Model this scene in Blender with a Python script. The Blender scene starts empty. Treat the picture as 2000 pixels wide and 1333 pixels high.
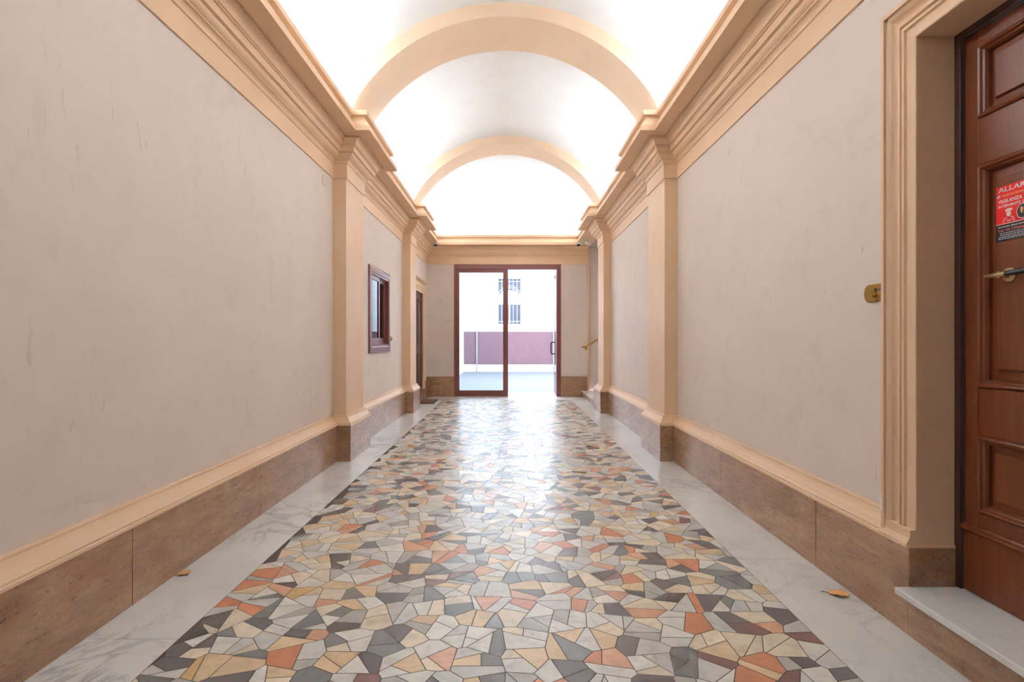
import bpy, bmesh, math, random
from mathutils import Vector, Matrix
R = math.radians
S = bpy.context.scene
COL = S.collection

# ------------------------------------------------------------------ camera
cam_d = bpy.data.cameras.new('camera')
cam_d.sensor_width = 36.0
cam_d.lens = 1080.0 / 2000.0 * 36.0
cam_d.shift_x = 0.0025
cam_d.shift_y = -0.00075
cam_d.clip_start = 0.05
cam_d.clip_end = 200
cam = bpy.data.objects.new('camera', cam_d)
COL.objects.link(cam)
cam.location = (0, 0, 1.2)
cam.rotation_euler = (R(90), 0, 0)
S.camera = cam

# ------------------------------------------------------------------ light and exposure
S.view_settings.view_transform = 'Standard'
S.view_settings.look = 'None'
S.view_settings.gamma = 1.0
S.view_settings.use_curve_mapping = False
S.view_settings.exposure = 0.54
LED = 116.0            # cove strips on the cornice
SKY = 7.2             # bright overcast sky over courtyard and street
W = bpy.data.worlds.new('overcast_sky')
S.world = W
W.use_nodes = True
wn, wl = W.node_tree.nodes, W.node_tree.links
bg = wn['Background']
tc = wn.new('ShaderNodeTexCoord')
sp = wn.new('ShaderNodeSeparateXYZ')
rp = wn.new('ShaderNodeValToRGB')
rp.color_ramp.elements[0].position = 0.0
rp.color_ramp.elements[0].color = (0.80, 0.86, 0.95, 1)
rp.color_ramp.elements[1].position = 0.9
rp.color_ramp.elements[1].color = (0.74, 0.86, 1.0, 1)
wl.new(tc.outputs['Generated'], sp.inputs[0])
wl.new(sp.outputs['Z'], rp.inputs[0])
wl.new(rp.outputs[0], bg.inputs['Color'])
bg.inputs['Strength'].default_value = SKY

# ------------------------------------------------------------------ main measures (metres)
CX = -0.0425                       # axis of the passage
WL, WR = -1.7665, 1.685            # wall faces
PR = 0.1335                        # pilaster projection
BP = 0.062                         # base projection
P1A, P1B = 5.53, 6.187             # first pair of pilasters
P2A, P2B = 9.125, 9.67             # second pair
YE = 11.78                         # end wall
Y0 = -4.0                          # street end
VZ, RV, RA = 2.69, 1.89, 1.75      # vault centre height, vault and rib radii
ZC = 3.39                          # cornice top

# ------------------------------------------------------------------ helpers
class MB:
    def __init__(s):
        s.v, s.f, s.m = [], [], []
    def add(s, vs, fs, mi=0):
        o = len(s.v)
        s.v += [tuple(x) for x in vs]
        s.f += [tuple(i + o for i in f) for f in fs]
        s.m += [mi] * len(fs)
        return s
    def box(s, x0, x1, y0, y1, z0, z1, mi=0):
        x0, x1 = min(x0, x1), max(x0, x1); y0, y1 = min(y0, y1), max(y0, y1); z0, z1 = min(z0, z1), max(z0, z1)
        vs = [(x0,y0,z0),(x1,y0,z0),(x1,y1,z0),(x0,y1,z0),(x0,y0,z1),(x1,y0,z1),(x1,y1,z1),(x0,y1,z1)]
        return s.add(vs, [(0,3,2,1),(4,5,6,7),(0,1,5,4),(1,2,6,5),(2,3,7,6),(3,0,4,7)], mi)
    def sweep(s, path, prof, mapf=None, caps=True, mi=0, closed=False):
        mapf = mapf or (lambda a, b, h: (a, b, h))
        n = len(path)
        nr = []
        for i in range(n if closed else n - 1):
            q = path[(i+1) % n]
            dx, dy = q[0]-path[i][0], q[1]-path[i][1]
            L = math.hypot(dx, dy)
            nr.append((dy / L, -dx / L))
        offs = []
        for i in range(n):
            if i == 0 and not closed: o = nr[0]
            elif i == n - 1 and not closed: o = nr[-1]
            else:
                a, b = nr[i-1], nr[i]
                k = 1 + a[0]*b[0] + a[1]*b[1]
                o = ((a[0]+b[0]) / k, (a[1]+b[1]) / k)
            offs.append(o)
        vs = []
        for i in range(n):
            for (p, h) in prof:
                vs.append(mapf(path[i][0] + offs[i][0]*p, path[i][1] + offs[i][1]*p, h))
        m = len(prof)
        fs = []
        for i in range(n if closed else n - 1):
            k = (i+1) % n
            for j in range(m - 1):
                fs.append((i*m+j, i*m+j+1, k*m+j+1, k*m+j))
            fs.append((i*m+m-1, i*m, k*m, k*m+m-1))
        if caps and not closed:
            fs.append(tuple(range(m)))
            fs.append(tuple((n-1)*m + j for j in reversed(range(m))))
        return s.add(vs, fs, mi)
    def prism(s, poly, mapf, h0, h1, mi=0):
        n = len(poly)
        vs = [mapf(a, b, h0) for a, b in poly] + [mapf(a, b, h1) for a, b in poly]
        fs = [tuple(reversed(range(n))), tuple(range(n, 2*n))]
        fs += [(i, (i+1) % n, n + (i+1) % n, n + i) for i in range(n)]
        return s.add(vs, fs, mi)
    def tube(s, pts, r, n=12, mi=0, caps=True):
        pts = [Vector(p) for p in pts]
        rr = r if isinstance(r, (list, tuple)) else [r] * len(pts)
        vs, fs = [], []
        up = None
        for i, p in enumerate(pts):
            d = (pts[min(i+1, len(pts)-1)] - pts[max(i-1, 0)]).normalized()
            if up is None:
                up = Vector((0, 0, 1)) if abs(d.z) < 0.9 else Vector((1, 0, 0))
            a = d.cross(up).normalized()
            b = a.cross(d).normalized()
            up = b
            for k in range(n):
                t = 2*math.pi*k/n
                vs.append(p + (a*math.cos(t) + b*math.sin(t)) * rr[i])
        for i in range(len(pts)-1):
            for k in range(n):
                fs.append((i*n+k, i*n+(k+1) % n, (i+1)*n+(k+1) % n, (i+1)*n+k))
        if caps:
            fs.append(tuple(reversed(range(n))))
            fs.append(tuple((len(pts)-1)*n + k for k in range(n)))
        return s.add(vs, fs, mi)
    def lathe(s, prof, origin, axis, n=24, mi=0):
        """prof: (radius, distance along axis)"""
        ax = Vector(axis).normalized()
        a = ax.orthogonal().normalized(); b = ax.cross(a)
        o = Vector(origin)
        vs, fs = [], []
        for (r, h) in prof:
            for k in range(n):
                t = 2*math.pi*k/n
                vs.append(o + ax*h + (a*math.cos(t)+b*math.sin(t))*max(r, 1e-5))
        for i in range(len(prof)-1):
            for k in range(n):
                fs.append((i*n+k, i*n+(k+1) % n, (i+1)*n+(k+1) % n, (i+1)*n+k))
        fs.append(tuple(reversed(range(n))))
        fs.append(tuple((len(prof)-1)*n+k for k in range(n)))
        return s.add(vs, fs, mi)
    def build(s, name, mats, parent=None, bevel=0.0, smooth=False, recalc=True, segs=2):
        me = bpy.data.meshes.new(name)
        me.from_pydata(s.v, [], s.f)
        mats = mats if isinstance(mats, (list, tuple)) else [mats]
        for m in mats: me.materials.append(m)
        me.polygons.foreach_set('material_index', s.m)
        bm = bmesh.new(); bm.from_mesh(me)
        if recalc: bmesh.ops.recalc_face_normals(bm, faces=bm.faces)
        if bevel:
            es = [e for e in bm.edges if len(e.link_faces) == 2 and e.calc_face_angle(0) > 0.5]
            bmesh.ops.bevel(bm, geom=es, offset=bevel, segments=segs, affect='EDGES', profile=0.6, clamp_overlap=True)
        bm.to_mesh(me); bm.free()
        o = bpy.data.objects.new(name, me)
        COL.objects.link(o)
        if smooth:
            me.polygons.foreach_set('use_smooth', [True]*len(me.polygons))
            try: me.set_sharp_from_angle(angle=R(38))
            except Exception: pass
        if parent is not None:
            o.parent = parent
            o.matrix_parent_inverse = parent.matrix_world.inverted() if False else Matrix.Translation(-parent.location)
        return o

def tag(o, label, cat, group=None, kind=None):
    o['label'] = label; o['category'] = cat
    if group: o['group'] = group
    if kind: o['kind'] = kind
    return o
def struct(o, label=None, cat=None):
    o['kind'] = 'structure'
    if label: o['label'] = label
    if cat: o['category'] = cat
    return o
def empty(name, loc):
    e = bpy.data.objects.new(name, None); e.location = loc
    e.empty_display_size = 0.1
    COL.objects.link(e)
    return e
def arc(cx, cy, r0, r1, a0, a1, n):
    return [(cx + r0*math.cos(R(a0+(a1-a0)*i/n)), cy + r1*math.sin(R(a0+(a1-a0)*i/n))) for i in range(n+1)]
def lin(c):
    return tuple((x/255/12.92 if x/255 <= 0.04045 else ((x/255+0.055)/1.055)**2.4) for x in c)

# ------------------------------------------------------------------ materials
def nmat(name):
    m = bpy.data.materials.new(name); m.use_nodes = True
    nt = m.node_tree
    return m, nt.nodes, nt.links, nt.nodes['Principled BSDF']
def mixrgb(nd, lk, fac, a, b, bt='MIX'):
    x = nd.new('ShaderNodeMix'); x.data_type = 'RGBA'; x.blend_type = bt
    for sock, v in ((x.inputs['Factor'], fac), (x.inputs['A'], a), (x.inputs['B'], b)):
        if hasattr(v, 'is_output'): lk.new(v, sock)
        elif isinstance(v, (int, float)): sock.default_value = v
        else: sock.default_value = (*v[:3], 1)
    return x.outputs['Result']
def noise(nd, lk, scale, detail=4, rough=0.55, vec=None, dist=0.0):
    n = nd.new('ShaderNodeTexNoise')
    n.inputs['Scale'].default_value = scale; n.inputs['Detail'].default_value = detail
    n.inputs['Roughness'].default_value = rough; n.inputs['Distortion'].default_value = dist
    if vec is not None: lk.new(vec, n.inputs['Vector'])
    return n.outputs['Fac']
def ramp(nd, lk, fac, stops):
    r = nd.new('ShaderNodeValToRGB')
    els = r.color_ramp.elements
    els[0].position, els[0].color = stops[0][0], (*stops[0][1], 1) if not isinstance(stops[0][1], (int, float)) else (stops[0][1],)*3 + (1,)
    els[1].position, els[1].color = stops[-1][0], (*stops[-1][1], 1) if not isinstance(stops[-1][1], (int, float)) else (stops[-1][1],)*3 + (1,)
    for p, c in stops[1:-1]:
        e = els.new(p); e.color = (*c, 1) if not isinstance(c, (int, float)) else (c, c, c, 1)
    lk.new(fac, r.inputs[0])
    return r.outputs[0]
def objcoord(nd, lk, scale=(1, 1, 1), rot=(0, 0, 0)):
    t = nd.new('ShaderNodeTexCoord'); mp = nd.new('ShaderNodeMapping')
    mp.inputs['Scale'].default_value = scale
    mp.inputs['Rotation'].default_value = rot
    lk.new(t.outputs['Object'], mp.inputs['Vector'])
    return mp.outputs['Vector']
def bump(nd, lk, b, h, strength, dist):
    x = nd.new('ShaderNodeBump'); x.inputs['Strength'].default_value = strength; x.inputs['Distance'].default_value = dist
    lk.new(h, x.inputs['Height']); lk.new(x.outputs[0], b.inputs['Normal'])

def plain(name, col, rough=0.5, metal=0.0, var=0.06, scale=8.0, bmp=0.0):
    m, nd, lk, b = nmat(name)
    v = objcoord(nd, lk)
    n = noise(nd, lk, scale, 5, 0.6, v)
    c = mixrgb(nd, lk, n, tuple(max(0, x*(1-var)) for x in col), tuple(min(1, x*(1+var)) for x in col))
    lk.new(c, b.inputs['Base Color'])
    b.inputs['Roughness'].default_value = rough; b.inputs['Metallic'].default_value = metal
    if bmp: bump(nd, lk, b, noise(nd, lk, scale*12, 3, 0.6, v), bmp, 0.002)
    return m

def plaster():
    m, nd, lk, b = nmat('wall_plaster')
    v = objcoord(nd, lk)
    big = noise(nd, lk, 0.9, 5, 0.6, v)
    c = ramp(nd, lk, big, [(0.3, lin((229, 211, 198.5))), (0.7, lin((238, 221, 208.5)))])
    mott = noise(nd, lk, 5.0, 6, 0.65, v, 0.4)
    c = mixrgb(nd, lk, ramp(nd, lk, mott, [(0.55, 0.0), (0.85, 0.35)]), c, lin((190, 176, 168)))
    # small dark scuffs, mostly low on the wall
    vs = objcoord(nd, lk, (3.0, 9.0, 2.2))
    sc = noise(nd, lk, 2.6, 3, 0.5, vs, 1.2)
    g = noise(nd, lk, 1.1, 2, 0.5, v)
    mul = nd.new('ShaderNodeMath'); mul.operation = 'MULTIPLY'
    lk.new(ramp(nd, lk, sc, [(0.655, 0.0), (0.72, 1.0)]), mul.inputs[0])
    lk.new(ramp(nd, lk, g, [(0.5, 0.0), (0.68, 0.34)]), mul.inputs[1])
    c = mixrgb(nd, lk, mul.outputs[0], c, lin((120, 106, 98)))
    lk.new(c, b.inputs['Base Color'])
    b.inputs['Roughness'].default_value = 0.62
    b.inputs['Specular IOR Level'].default_value = 0.35
    bump(nd, lk, b, noise(nd, lk, 45, 4, 0.6, v), 0.10, 0.004)
    return m

def paint(name, c0, c1, rough=0.55, bm_=0.06):
    m, nd, lk, b = nmat(name)
    v = objcoord(nd, lk)
    c = ramp(nd, lk, noise(nd, lk, 2.2, 5, 0.6, v), [(0.3, lin(c0)), (0.7, lin(c1))])
    lk.new(c, b.inputs['Base Color'])
    b.inputs['Roughness'].default_value = rough
    b.inputs['Specular IOR Level'].default_value = 0.35
    bump(nd, lk, b, noise(nd, lk, 30, 4, 0.6, v), bm_, 0.004)
    return m

def travertine():
    m, nd, lk, b = nmat('travertine')
    v = objcoord(nd, lk, (3, 2.0, 7.0), (R(9), 0, 0))
    band = noise(nd, lk, 1.5, 6, 0.62, v, 0.7)
    c = ramp(nd, lk, band, [(0.28, lin((146, 104, 76))), (0.45, lin((180, 136, 102))), (0.58, lin((194, 152, 116))), (0.75, lin((210, 170, 134)))])
    v2 = objcoord(nd, lk)
    red = noise(nd, lk, 1.7, 4, 0.6, v2, 0.5)
    c = mixrgb(nd, lk, ramp(nd, lk, red, [(0.52, 0.0), (0.75, 0.55)]), c, lin((170, 104, 62)))
    fine = noise(nd, lk, 75, 5, 0.7, v2)
    c = mixrgb(nd, lk, 0.7, c, ramp(nd, lk, fine, [(0.34, 0.3), (0.62, 1.0)]), 'MULTIPLY')
    stv = noise(nd, lk, 3.2, 5, 0.65, objcoord(nd, lk, (9, 2.2, 15), (R(-24), 0, 0)), 0.8)
    c = mixrgb(nd, lk, ramp(nd, lk, stv, [(0.52, 0.0), (0.66, 0.8)]), c, lin((128, 88, 62)))
    pit = noise(nd, lk, 24, 3, 0.6, objcoord(nd, lk, (1, 0.6, 2.2)), 0.6)
    c = mixrgb(nd, lk, ramp(nd, lk, pit, [(0.63, 0.0), (0.69, 0.8)]), c, lin((82, 54, 38)))
    lk.new(c, b.inputs['Base Color'])
    lk.new(ramp(nd, lk, fine, [(0.3, 0.36), (0.7, 0.22)]), b.inputs['Roughness'])
    b.inputs['IOR'].default_value = 1.65
    bump(nd, lk, b, pit, -0.08, 0.003)
    return m

def marble(name, base=(240, 236, 230), vein=(150, 150, 150)):
    m, nd, lk, b = nmat(name)
    v = objcoord(nd, lk, (1.0, 0.8, 1.0), (0, 0, R(35)))
    n1 = noise(nd, lk, 2.4, 8, 0.62, v, 1.6)
    ab = nd.new('ShaderNodeMath'); ab.operation = 'SUBTRACT'; ab.inputs[1].default_value = 0.5
    lk.new(n1, ab.inputs[0])
    a2 = nd.new('ShaderNodeMath'); a2.operation = 'ABSOLUTE'; lk.new(ab.outputs[0], a2.inputs[0])
    cloud = noise(nd, lk, 1.6, 5, 0.6, v, 0.3)
    c = ramp(nd, lk, cloud, [(0.3, lin(tuple(x-16 for x in base))), (0.65, lin(base))])
    veins = ramp(nd, lk, a2.outputs[0], [(0.0, 0.75), (0.012, 0.35), (0.05, 0.0)])
    gate = ramp(nd, lk, noise(nd, lk, 1.0, 3, 0.5, v), [(0.42, 0.1), (0.62, 1.0)])
    mu = nd.new('ShaderNodeMath'); mu.operation = 'MULTIPLY'
    lk.new(veins, mu.inputs[0]); lk.new(gate, mu.inputs[1])
    c = mixrgb(nd, lk, mu.outputs[0], c, lin(vein))
    c = mixrgb(nd, lk, ramp(nd, lk, noise(nd, lk, 9, 5, 0.7, v, 0.5), [(0.6, 0.0), (0.85, 0.3)]), c, lin((196, 180, 158)))
    lk.new(c, b.inputs['Base Color'])
    b.inputs['Roughness'].default_value = 0.24
    return m

def tiles():
    m, nd, lk, b = nmat('palladiana_tiles')
    at = nd.new('ShaderNodeAttribute'); at.attribute_name = 'tile'
    tcn = nd.new('ShaderNodeTexCoord')
    add = nd.new('ShaderNodeVectorMath'); add.operation = 'MULTIPLY_ADD'
    comb = nd.new('ShaderNodeCombineXYZ')
    for i in range(3): lk.new(at.outputs['Alpha'], comb.inputs[i])
    lk.new(comb.outputs[0], add.inputs[0]); add.inputs[1].default_value = (37, 53, 71)
    lk.new(tcn.outputs['Object'], add.inputs[2])
    n = noise(nd, lk, 11, 6, 0.65, add.outputs[0], 1.2)
    sh = ramp(nd, lk, n, [(0.30, 0.78), (0.5, 1.0), (0.72, 1.12)])
    c = mixrgb(nd, lk, 1.0, at.outputs['Color'], sh, 'MULTIPLY')
    sp_ = noise(nd, lk, 60, 4, 0.7, add.outputs[0])
    c = mixrgb(nd, lk, ramp(nd, lk, sp_, [(0.64, 0.0), (0.74, 0.4)]), c, lin((92, 80, 70)))
    lk.new(c, b.inputs['Base Color'])
    ma = nd.new('ShaderNodeMapRange')
    ma.inputs['To Min'].default_value = 0.25; ma.inputs['To Max'].default_value = 0.37
    lk.new(at.outputs['Alpha'], ma.inputs['Value'])
    lk.new(ma.outputs[0], b.inputs['Roughness'])
    b.inputs['IOR'].default_value = 1.8
    bump(nd, lk, b, noise(nd, lk, 3.0, 3, 0.5, tcn.outputs['Object']), 0.06, 0.01)
    return m

def wood(name, c0, c1, rough=0.36):
    m, nd, lk, b = nmat(name)
    v = objcoord(nd, lk, (14, 14, 1.2))
    g = noise(nd, lk, 3.0, 6, 0.6, v, 0.8)
    c = ramp(nd, lk, g, [(0.3, lin(c0)), (0.7, lin(c1))])
    lk.new(c, b.inputs['Base Color'])
    b.inputs['Roughness'].default_value = rough
    bump(nd, lk, b, g, 0.05, 0.002)
    return m

def glass(name='clear_glass', tint=(0.93, 0.96, 0.97)):
    m, nd, lk, b = nmat(name)
    nd.remove(b)
    out = nd['Material Output']
    tr = nd.new('ShaderNodeBsdfTransparent'); tr.inputs[0].default_value = (*tint, 1)
    gl = nd.new('ShaderNodeBsdfGlossy'); gl.inputs['Roughness'].default_value = 0.02
    fr = nd.new('ShaderNodeFresnel'); fr.inputs[0].default_value = 1.5
    mx = nd.new('ShaderNodeMixShader')
    lk.new(fr.outputs[0], mx.inputs[0]); lk.new(tr.outputs[0], mx.inputs[1]); lk.new(gl.outputs[0], mx.inputs[2])
    lk.new(mx.outputs[0], out.inputs['Surface'])
    return m

def emit(name, col, st):
    m, nd, lk, b = nmat(name)
    b.inputs['Base Color'].default_value = (0.9, 0.9, 0.9, 1)
    b.inputs['Emission Color'].default_value = (*col, 1)
    b.inputs['Emission Strength'].default_value = st
    return m

M = {}
M['plaster'] = plaster()
M['trim'] = paint('cream_trim_paint', (229, 190, 153), (237, 200, 165), 0.5)
M['rib'] = paint('cream_rib_paint', (219, 190, 162), (225, 198, 172), 0.6)
M['vault'] = paint('white_vault_paint', (238, 240, 242), (244, 245, 247), 0.7)
M['trav'] = travertine()
M['marble'] = marble('white_marble')
M['grout'] = plain('dark_grout', lin((84, 74, 66)), 0.8, 0, 0.15, 40)
M['tiles'] = tiles()
M['door'] = wood('brown_painted_wood', (94, 43, 20), (116, 58, 30), 0.32)
M['door3'] = wood('brown_stained_wood', (74, 38, 26), (88, 48, 34), 0.4)
M['doordark'] = wood('dark_brown_wood', (52, 28, 18), (66, 36, 24), 0.45)
M['frame'] = wood('red_brown_frame', (116, 66, 62), (128, 76, 70), 0.32)
M['glass'] = glass()
M['brass'] = plain('brass', lin((190, 150, 80)), 0.28, 1.0, 0.1, 30)
M['oldbrass'] = plain('aged_brass', lin((150, 116, 46)), 0.38, 1.0, 0.25, 60)
M['nickel'] = plain('pale_worn_brass', lin((196, 178, 140)), 0.35, 1.0, 0.1, 40)
M['black'] = plain('black_plastic', (0.012, 0.012, 0.013), 0.35)
M['white'] = plain('white_plastic', lin((228, 226, 224)), 0.4, 0, 0.02)
M['greyceil'] = plain('grey_soffit_paint', lin((176, 168, 168)), 0.7, 0, 0.04, 4)
M['led'] = emit('cove_light', (0.80, 0.915, 1.0), LED)
M['courtwhite'] = paint('white_courtyard_render', (232, 234, 236), (240, 241, 243), 0.8, 0.2)
M['mauve'] = plain('mauve_rough_render', lin((124, 94, 102)), 0.85, 0, 0.16, 5, 0.5)
M['pave'] = plain('grey_courtyard_paving', lin((104, 106, 112)), 0.7, 0, 0.1, 3, 0.2)
M['mat'] = plain('brown_coir', lin((120, 84, 56)), 0.95, 0, 0.35, 90, 0.8)
M['matdark'] = plain('dark_rubber', lin((62, 52, 48)), 0.9, 0, 0.2, 60)
M['leaf'] = plain('dry_leaf', lin((232, 170, 104)), 0.6, 0, 0.25, 60, 0.3)
M['leafstem'] = plain('leaf_stem', lin((70, 44, 30)), 0.7)
M['red'] = plain('red_print', lin((226, 30, 34)), 0.3, 0, 0.02)
M['ink'] = plain('black_print', lin((34, 30, 32)), 0.3, 0, 0.05)
M['wprint'] = plain('white_print', lin((240, 232, 226)), 0.35, 0, 0.02)
M['yprint'] = plain('yellow_print', lin((246, 190, 120)), 0.35, 0, 0.02)
M['pprint'] = plain('pink_print', lin((232, 110, 112)), 0.35, 0, 0.02)
M['chip'] = plain('bare_white_plaster', lin((236, 230, 224)), 0.8, 0, 0.05, 40)
M['iron'] = plain('pale_grey_iron', lin((206, 212, 222)), 0.5, 0, 0.04)
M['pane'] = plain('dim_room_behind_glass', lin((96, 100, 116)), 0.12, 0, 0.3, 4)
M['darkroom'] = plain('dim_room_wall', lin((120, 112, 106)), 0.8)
M['metal'] = plain('grey_downpipe', lin((168, 160, 172)), 0.45, 0, 0.04)

# ------------------------------------------------------------------ floor: broken-marble mosaic
rng = random.Random(11)
MX0, MX1, MY0, MY1 = CX - 1.285, CX + 1.285, -2.4, 11.17
def clip(poly, nx, ny, d):
    out = []
    n = len(poly)
    for i in range(n):
        a, b = poly[i], poly[(i+1) % n]
        da, db = a[0]*nx + a[1]*ny - d, b[0]*nx + b[1]*ny - d
        if da <= 0: out.append(a)
        if (da < 0 < db) or (db < 0 < da):
            t = da / (da - db)
            out.append((a[0] + (b[0]-a[0])*t, a[1] + (b[1]-a[1])*t))
    return out
def area(p):
    return abs(sum(p[i][0]*p[(i+1) % len(p)][1] - p[(i+1) % len(p)][0]*p[i][1] for i in range(len(p))))/2 if len(p) > 2 else 0
def inset(poly, g):
    if sum(poly[i][0]*poly[(i+1) % len(poly)][1] - poly[(i+1) % len(poly)][0]*poly[i][1] for i in range(len(poly))) < 0:
        poly = poly[::-1]
    out = poly
    n = len(poly)
    for i in range(n):
        a, b = poly[i], poly[(i+1) % n]
        dx, dy = b[0]-a[0], b[1]-a[1]
        L = math.hypot(dx, dy)
        if L < 1e-5: continue
        nx, ny = dy/L, -dx/L
        out = clip(out, nx, ny, a[0]*nx + a[1]*ny - g)
        if len(out) < 3: return []
    return out
def chop(poly, lim):
    A = area(poly)
    if A < lim: return [poly]
    cx = sum(p[0] for p in poly)/len(poly); cy = sum(p[1] for p in poly)/len(poly)
    # cut across the longer direction
    n = len(poly)
    best = max(range(n), key=lambda i: math.hypot(poly[i][0]-cx, poly[i][1]-cy))
    ang = math.atan2(poly[best][1]-cy, poly[best][0]-cx) + rng.uniform(-0.75, 0.75)
    nx, ny = math.cos(ang), math.sin(ang)
    cx += rng.uniform(-0.02, 0.02); cy += rng.uniform(-0.02, 0.02)
    d = cx*nx + cy*ny
    a, b = clip(poly, nx, ny, d), clip(poly, -nx, -ny, -d)
    if min(area(a), area(b)) < 0.0018: return [poly]
    return chop(a, lim*rng.uniform(0.9, 2.2)) + chop(b, lim*rng.uniform(0.9, 2.2))
gs = 0.146
nxg, nyg = int((MX1-MX0)/gs)+1, int((MY1-MY0)/gs)+1
seeds = {}
for i in range(-2, nxg+3):
    for j in range(-2, nyg+3):
        seeds[(i, j)] = (MX0 + (i+0.5+rng.uniform(-0.46, 0.46))*gs, MY0 + (j+0.5+rng.uniform(-0.46, 0.46))*gs)
palette = [((228, 222, 212), 24), ((208, 204, 197), 20), ((232, 214, 188), 14), ((220, 190, 150), 9), ((182, 178, 170), 7),
           ((94, 88, 88), 11), ((116, 118, 116), 7), ((196, 122, 82), 4), ((208, 154, 122), 3), ((118, 78, 72), 1.5), ((204, 164, 108), 1.2), ((76, 68, 70), 3)]
pc = [c for c, w in palette]; pw = [w for c, w in palette]
fb = MB(); tcols = []
for (i, j), (sx, sy) in seeds.items():
    if not (0 <= i <= nxg and 0 <= j <= nyg): continue
    poly = [(sx-.4, sy-.4), (sx+.4, sy-.4), (sx+.4, sy+.4), (sx-.4, sy+.4)]
    for a in range(-2, 3):
        for c in range(-2, 3):
            if (a or c) and (i+a, j+c) in seeds:
                ox, oy = seeds[(i+a, j+c)]
                dx, dy = ox-sx, oy-sy
                poly = clip(poly, dx, dy, ((ox*ox+oy*oy)-(sx*sx+sy*sy))/2)
                if len(poly) < 3: break
        if len(poly) < 3: break
    if len(poly) < 3: continue
    for (nx, ny, d) in ((1, 0, MX1), (-1, 0, -MX0), (0, 1, MY1), (0, -1, -MY0)):
        poly = clip(poly, nx, ny, d)
        if len(poly) < 3: break
    if len(poly) < 3 or area(poly) < 1e-4: continue
    for t in chop(poly, 0.0084):
        q = inset(t, 0.0017)
        if len(q) < 3: continue
        fb.add([(x, y, 0.0) for x, y in q], [tuple(range(len(q)))])
        c = lin(rng.choices(pc, pw)[0])
        k = rng.uniform(0.9, 1.08)
        tcols += [(c[0]*k, c[1]*k, c[2]*k, rng.random())] * len(q)
nt_ = len(fb.f)
fb.box(MX0-.01, MX1+.01, MY0, MY1+.01, -0.08, -0.0012, 1)
tcols += [(0.1, 0.1, 0.1, 0.5)] * 24
floor = fb.build('floor', [M['tiles'], M['grout']], recalc=False)
ca = floor.data.color_attributes.new('tile', 'FLOAT_COLOR', 'CORNER')
ca.data.foreach_set('color', [v for c in tcols for v in c])
struct(floor, 'broken marble mosaic floor running down the middle of the passage', 'floor')

# marble border slabs
mb = MB()
g = 0.0016
def slabs(x0, x1, ys):
    for a, b in zip(ys[:-1], ys[1:]):
        mb.box(x0, x1, a+g, b-g, -0.06, 0.0)
slabs(WL, MX0-g, [-2.4, -0.6, 0.9, 2.22, 4.1, 5.7, 7.4, 9.0, 10.3, 11.17])
slabs(MX1+g, WR, [-2.4, -0.4, 1.3, 3.03, 4.70, 6.3, 7.9, 9.6, 11.17])
mb.box(WL, -0.9, 11.17+g, YE, -0.06, 0.0); mb.box(-0.9+2*g, 0.7, 11.17+g, YE, -0.06, 0.0); mb.box(0.7+2*g, WR+0.05, 11.17+g, YE, -0.06, 0.0)
mb.box(WR, 2.0, P2B, YE, -0.06, 0.0); mb.box(WL-0.3, WL-g, 10.1, 11.22, -0.06, 0.0); mb.box(WL, WR, Y0, -2.4-g, -0.06, 0.0)
border = mb.build('floor_border', M['marble'])
struct(border, 'white veined marble border slabs around the mosaic floor', 'floor')

# ------------------------------------------------------------------ walls
def wall_x(m, xf, xb, y0, y1, z0, z1, holes):
    """wall with face x=xf and back x=xb; holes (ya, yb, za, zb) sorted by y"""
    y = y0
    for (ya, yb, za, zb) in holes:
        m.box(xf, xb, y, ya, z0, z1)
        if za > z0: m.box(xf, xb, ya, yb, z0, za)
        m.box(xf, xb, ya, yb, zb, z1)
        y = yb
    m.box(xf, xb, y, y1, z0, z1)
WT = 0.32
DR_Y0, DR_Y1, DR_Z = 1.12, 2.262, 2.44      # right door opening
W1 = (7.00, 8.03, 1.12, 2.07)               # brown window hole
D3 = (10.12, 11.2, 0.0, 2.14)               # left door hole
m = MB(); wall_x(m, WL, WL-WT, Y0, YE+0.3, 0, 3.42, [W1, D3])
struct(m.build('wall_left', M['plaster']), 'long pale plaster wall on the left', 'wall')
m = MB(); wall_x(m, WR, WR+WT, Y0, P2B, 0, 3.42, [(DR_Y0, DR_Y1, 0.0, DR_Z)])
m.box(WR, WR+WT, P2B, YE+0.3, 3.2, 3.42)
struct(m.build('wall_right', M['plaster']), 'long pale plaster wall on the right', 'wall')
# end wall with the glass door opening
DX0, DX1, DZ = -1.178, 1.096, 2.8175
m = MB()
m.box(WL, DX0, YE, YE+0.3, 0, 3.3); m.box(DX1, 1.66, YE, YE+0.3, 0, 3.3); m.box(DX0, DX1, YE, YE+0.3, DZ, 3.3)
struct(m.build('wall_end', M['plaster']), 'pale plaster end wall around the glass door', 'wall')
m = MB()
lp = arc(CX, VZ, RV+0.06, RV+0.06, 160, 20, 48)
m.prism(lp, lambda a, b, h: (a, h, b), YE+0.001, YE+0.3)
struct(m.build('wall_lunette', M['vault']), 'white half round lunette above the end cornice', 'wall')
# unseen street end wall behind the camera, left solid to shut out daylight
m = MB()
m.box(WL-WT, WR+WT, Y0-0.3, Y0, 0, 4.9)
struct(m.build('wall_street', M['plaster']))
# end wall travertine
m = MB()
m.box(WL, DX0+0.002, YE-0.02, YE, 0, 0.426); m.box(DX1-0.002, 1.655, YE-0.02, YE, 0, 0.426)
struct(m.build('baseboard_end', M['trav'], bevel=0.003), 'travertine skirting of the end wall', 'baseboard')
m = MB(); m.box(1.655, 1.70, YE-0.012, YE+0.07, 0.13, 3.183)
struct(m.build('trim_1', M['trim'], bevel=0.004), 'narrow cream corner strip at the stair opening', 'trim')

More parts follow.
